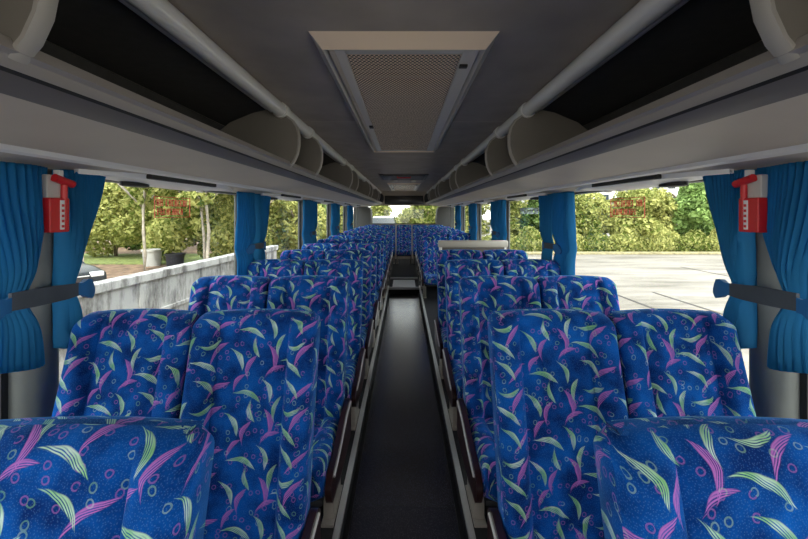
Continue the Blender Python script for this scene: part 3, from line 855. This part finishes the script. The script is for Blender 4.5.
def trunk_mesh(h, r, seed):
    rnd = random.Random(seed); m = MB()
    pts = [(0,0,0)]
    for k in range(1,6): pts.append((rnd.uniform(-.08,.08)*k*.4, rnd.uniform(-.08,.08)*k*.4, h*k/5))
    m.tube(pts, r, 8)
    for k in range(5):
        a = rnd.uniform(0,2*PI); b = Vector(pts[3+k%2])
        m.tube([b, b+Vector((math.cos(a)*.5, math.sin(a)*.5, .5)), b+Vector((math.cos(a)*1.1, math.sin(a)*1.1, 1.1))], r*.4, 6)
    me = bpy.data.meshes.new('trunk'); m.bm.to_mesh(me); m.bm.free(); me.materials.append(M['bark'])
    for p in me.polygons: p.use_smooth = True
    return me
def blobs(seed, h, w, n, low):
    rnd = random.Random(seed); out = []
    for k in range(n):
        z = rnd.uniform(low, 1)*h
        rr = w*rnd.uniform(.32,.55)
        a = rnd.uniform(0,2*PI); d = w*rnd.uniform(.2,.75)*(1.1-.5*z/h)
        out.append((math.cos(a)*d, math.sin(a)*d, z-rr*.3, rr, rr, rr*.8))
    out.append((0,0,h*.6,w*.6,w*.6,h*.35))
    return out
FOL = [(foliage_mesh('foliage', M['leaf_y'], blobs(1,3.9,1.6,13,.04), 6500, .15, 1), trunk_mesh(2.6,.09,1)),
       (foliage_mesh('foliage', M['leaf_y'], blobs(2,3.7,1.7,14,.04), 6500, .14, 2), trunk_mesh(2.4,.10,2)),
       (foliage_mesh('foliage', M['leaf_g'], blobs(3,4.2,1.6,13,.06), 6500, .15, 3), trunk_mesh(2.8,.10,3)),
       (foliage_mesh('foliage', M['leaf_g'], blobs(4,6.0,2.4,17,.22), 8500, .17, 4), trunk_mesh(4.2,.14,4)),
       (foliage_mesh('foliage', M['leaf_y'], blobs(5,5.6,2.2,17,.22), 8500, .15, 5), trunk_mesh(4.0,.11,5))]
M['palebark'] = pbr('pale_bark', (.42,.37,.30), .9, noise=.3, nscale=8)
sl_t = trunk_mesh(4.4,.055,6); sl_t.materials.clear(); sl_t.materials.append(M['palebark'])
FOL.append((foliage_mesh('foliage', M['leaf_y'], [(0,0,4.6,1.1,1.1,.8),(.6,.3,3.6,.7,.7,.5),(-.5,.2,2.9,.6,.5,.35)], 2200, .13, 6), sl_t))
def tree(k, x, y, z, sc, label, group):
    r = empty('tree', (x,y,z), label, 'tree', group); r.scale = (sc,sc,sc); r.rotation_euler = (0,0,random.uniform(0,6.28))
    f = bpy.data.objects.new('foliage', FOL[k][0]); COL.objects.link(f); f.parent = r
    t = bpy.data.objects.new('trunk', FOL[k][1]); COL.objects.link(t); t.parent = r
rt = [(1.5,27.5),(4.6,28.0),(6.9,26.4),(8.9,26.2),(10.8,25.7),(12.8,26.1),(14.8,25.6),(16.8,26.1),(18.8,25.7),(20.9,26.1),(23.0,25.6),(25.2,25.8)]
for i, (x, y) in enumerate(rt):
    tree((0,1,0,2,1,0,1,0,2,1,0,1)[i], x, y, GZ, (.95,.95,1.0,.92,.98,.90,1.05,.95,1.1,.97,1.03,1.05)[i], 'bushy tree along the far edge of the right lot, %s from its left end' % ORD[i], 'hedge trees beyond the lot')
lt = [(-17.6,17.5,3,.9),(-12.9,20.6,4,.92),(-15.0,24.0,3,1.05),(-9.2,18.4,4,.90),(-6.2,16.8,4,.75),(-9.2,24.0,3,1.0),(-5.4,21.4,3,.9),(-4.6,17.4,1,.85),(-5.2,27.0,4,.9),(-21.5,19.0,3,1.1),(-19.0,28.5,0,1.0),(-15.6,29.5,2,1.0),(-12.2,29.0,0,1.0),(-8.6,29.5,1,1.0),(-6.0,31.5,2,1.0),(-2.6,44.0,0,1.0),(-15.9,21.8,4,.85),(-22.5,28.0,3,1.0),(.4,31.0,1,.72),(-9.6,14.6,5,1.0),(-7.7,15.2,5,.95),(-6.9,13.9,5,1.05),(-5.4,14.6,5,.9)]
lt2 = sorted(lt, key=lambda q: q[0]/q[1])
cnt = {}
for (x, y, k, sc) in lt2:
    c = 'slender pale-barked tree just behind the left boundary wall, %s from the left' if k == 5 else 'tall leafy tree in the far row beyond the left grass, %s from the left' if y > 25 else 'leafy tree in the near row beyond the left boundary wall, %s from the left'
    q = cnt.get(c, 0); cnt[c] = q+1
    tree(k, x, y, GZ, sc, c % ORD[q], 'trees beyond the left boundary wall')
BUSH = foliage_mesh('foliage', M['leaf_y'], [(0,0,.55,1.0,.6,.6),(.7,.1,.4,.7,.5,.45),(-.7,0,.45,.75,.55,.5),(.2,.1,.9,.6,.5,.5)], 3600, .12, 9)
for i, x in enumerate((5.8, 8.0, 10.0, 12.0, 14.0, 16.0, 18.0, 20.0, 22.2, 24.4)):
    b = bpy.data.objects.new('bush', BUSH); COL.objects.link(b); b.location = (x, 24.75 if i % 2 else 24.6, GZ); b.rotation_euler = (0,0,PI*(i%2)); b.scale = (1,.6,1+.15*(i%3))
    tag(b, 'low dark bush at the foot of the right hedge trees, %s from the left' % ORD[i], 'bush', 'low bushes under the hedge trees')
# cars
def car(x, y, rot, mt, label, h=1.45, boxy=False):
    r = empty('car', (x,y,GZ+.03), label, 'car'); r.rotation_euler = (0,0,rot); r['_local'] = 1
    L_ = 2.15; W = .86
    low = [(-2.15,.42),(-2.12,.78),(-1.55,.92),(-.95,.98),(1.55,.98),(2.05,.92),(2.15,.70),(2.12,.32),(-2.08,.30)]
    if boxy: low = [(-2.15,.42),(-2.12,.95),(-1.75,1.05),(-1.3,1.1),(2.05,1.1),(2.15,1.0),(2.15,.32),(-2.08,.30)]
    low = rounded(low, .12, 3)
    rings = []
    for t, k in ((-1,.90),(-.96,.97),(-.85,1.0),(.85,1.0),(.96,.97),(1,.90)):
        rings.append([(a*(.99 if abs(t)==1 else 1), t*W, .62+(z-.62)*k) for a, z in low])
    MB().loft(rings).build('body', M[mt], r, smooth=40)
    cab = [(-1.15,.95),(-.45,h-.04),(-.1,h),(.95,h),(1.35,h-.08),(1.85,.95)]
    if boxy: cab = [(-1.6,1.05),(-1.0,h+.25),(-.6,h+.3),(1.9,h+.3),(2.05,h+.2),(2.1,1.05)]
    rr = [[(a, t*W*.98, z) for a, z in cab] for t in (0,)]
    rings = []
    for t in (-1, 1):
        rings.append([(a, t*(W*.95-(z-.95)*.28), z) for a, z in cab])
    MB().loft(rings).build('cabin_glass', M['carglass'], r)
    top = cab[1:5]
    MB().loft([[(a*.98+.02, t*(W*.95-(z-.95)*.28+.004), z+.012) for a, z in top]+[(a*.98+.02, t*(W*.95-(z-.95)*.28+.004), z-.035) for a, z in top[::-1]] for t in (-1,1)]).build('roof', M[mt], r, smooth=40)
    for sx in (-1.35, 1.35):
        for sy in (-1, 1):
            MB().loft([[(sx+.31*math.cos(a*PI/12), yy, .31+.31*math.sin(a*PI/12)) for a in range(24)] for yy in (sy*.70, sy*.88)]).build('wheel', M['black'], r, smooth=40)
    for sy in (-1, 1):
        MB().box(-2.14,-2.0, sy*.62-.17, sy*.62+.17, .66, .80, .03).build('headlamp', M['lampglass'], r)
    MB().box(-2.165,-2.10,-.38,.38,.56,.72,.015).build('radiator_grille', M['shell'], r)
    MB().box(-2.17,-2.14,-.40,.40,.70,.725,.004).build('chrome_strip', M['silver'], r)
car(-10.8, 11.4, 2.72, 'carblack', 'black parked car behind the left boundary wall')
car(-14.6, 15.6, 2.6, 'carbeige', 'beige parked vehicle behind the black car')
car(-.95, 19.0, PI/2, 'carwhite', 'white parked van seen through the rear window', h=1.95, boxy=True)
# tubs
def tubf(x, y, rr, h, mt, label):
    z = GZ+.03
    t = empty('planter_tub', (x,y,z), label, 'planter')
    ring = lambda k, zz: [(x+rr*k*math.cos(a*PI/12), y+rr*k*math.sin(a*PI/12), zz) for a in range(24)]
    MB().loft([ring(.8,z), ring(.95,z+h*.9), ring(1.06,z+h*.9), ring(1.06,z+h), ring(.9,z+h), ring(.86,z+h*.85)]).build('pot', M[mt], t, smooth=40)
    MB().loft([ring(.86,z+h*.80), ring(.86,z+h*.86)]).build('soil', M['soil'], t)
tubf(-11.6, 18.2, .42, .75, 'tub2', 'grey planter tub on the grass outside the left windows')
tubf(-10.2, 17.6, .40, .62, 'tub', 'black planter tub on the grass outside the left windows')
# pale apartment block beyond the right trees
def block(x0, x1, y, h, label):
    b = empty('apartment_building', ((x0+x1)/2, y, GZ), label, 'building')
    MB().box(x0, x1, y, y+10, GZ, GZ+h).build('facade', M['bldg'], b)
    k = 0
    for i in range(int((x1-x0)/3)):
        for j in range(int(h/3)):
            if k >= 60: break
            k += 1
            MB().box(x0+.8+i*3, x0+2.2+i*3, y-.06, y+.02, GZ+1+j*3, GZ+2.4+j*3).build('window', M['carglass'], b)
block(20, 36, 66, 10, 'pale apartment building behind the right trees, nearer of two')
block(38, 62, 76, 12, 'pale apartment building behind the right trees, farther of two')

for o in list(bpy.data.objects):
    if '_local' in o.keys(): del o['_local']

# ------------------------------------------------------------------ light, camera
w = bpy.data.worlds.new('sky'); SC.world = w; w.use_nodes = True
nt = w.node_tree; nt.nodes.clear()
out = nt.nodes.new('ShaderNodeOutputWorld'); bg = nt.nodes.new('ShaderNodeBackground')
tc = nt.nodes.new('ShaderNodeTexCoord'); sp_ = nt.nodes.new('ShaderNodeSeparateXYZ'); rp = nt.nodes.new('ShaderNodeValToRGB')
nt.links.new(tc.outputs['Generated'], sp_.inputs[0]); nt.links.new(sp_.outputs[2], rp.inputs[0])
rp.color_ramp.elements[0].color = (1,.98,.95,1); rp.color_ramp.elements[0].position = .0
rp.color_ramp.elements[1].color = (.88,.93,1,1); rp.color_ramp.elements[1].position = .8
nt.links.new(rp.outputs[0], bg.inputs[0]); bg.inputs[1].default_value = 1.7
nt.links.new(bg.outputs[0], out.inputs[0])
sl = bpy.data.lights.new('sun', 'SUN'); sl.energy = 1.6; sl.angle = math.radians(2.0); sl.color = (1,.94,.84)
so = bpy.data.objects.new('sun', sl); COL.objects.link(so)
so.rotation_euler = Vector((-.10, .55, -.83)).to_track_quat('-Z', 'Y').to_euler()

cd = bpy.data.cameras.new('camera'); cam = bpy.data.objects.new('camera', cd); COL.objects.link(cam)
cam.location = (0, 0, CZ); cam.rotation_euler = (PI/2, 0, 0)
cd.sensor_width = 36; cd.lens = 36*F/808; cd.shift_y = -(269.5-212)/808; cd.shift_x = 0
cd.clip_start = .02; cd.clip_end = 500
SC.camera = cam
vs_ = SC.view_settings
vs_.view_transform = 'Standard'; vs_.look = 'None'; vs_.exposure = 1.2; vs_.gamma = 1; vs_.use_curve_mapping = False
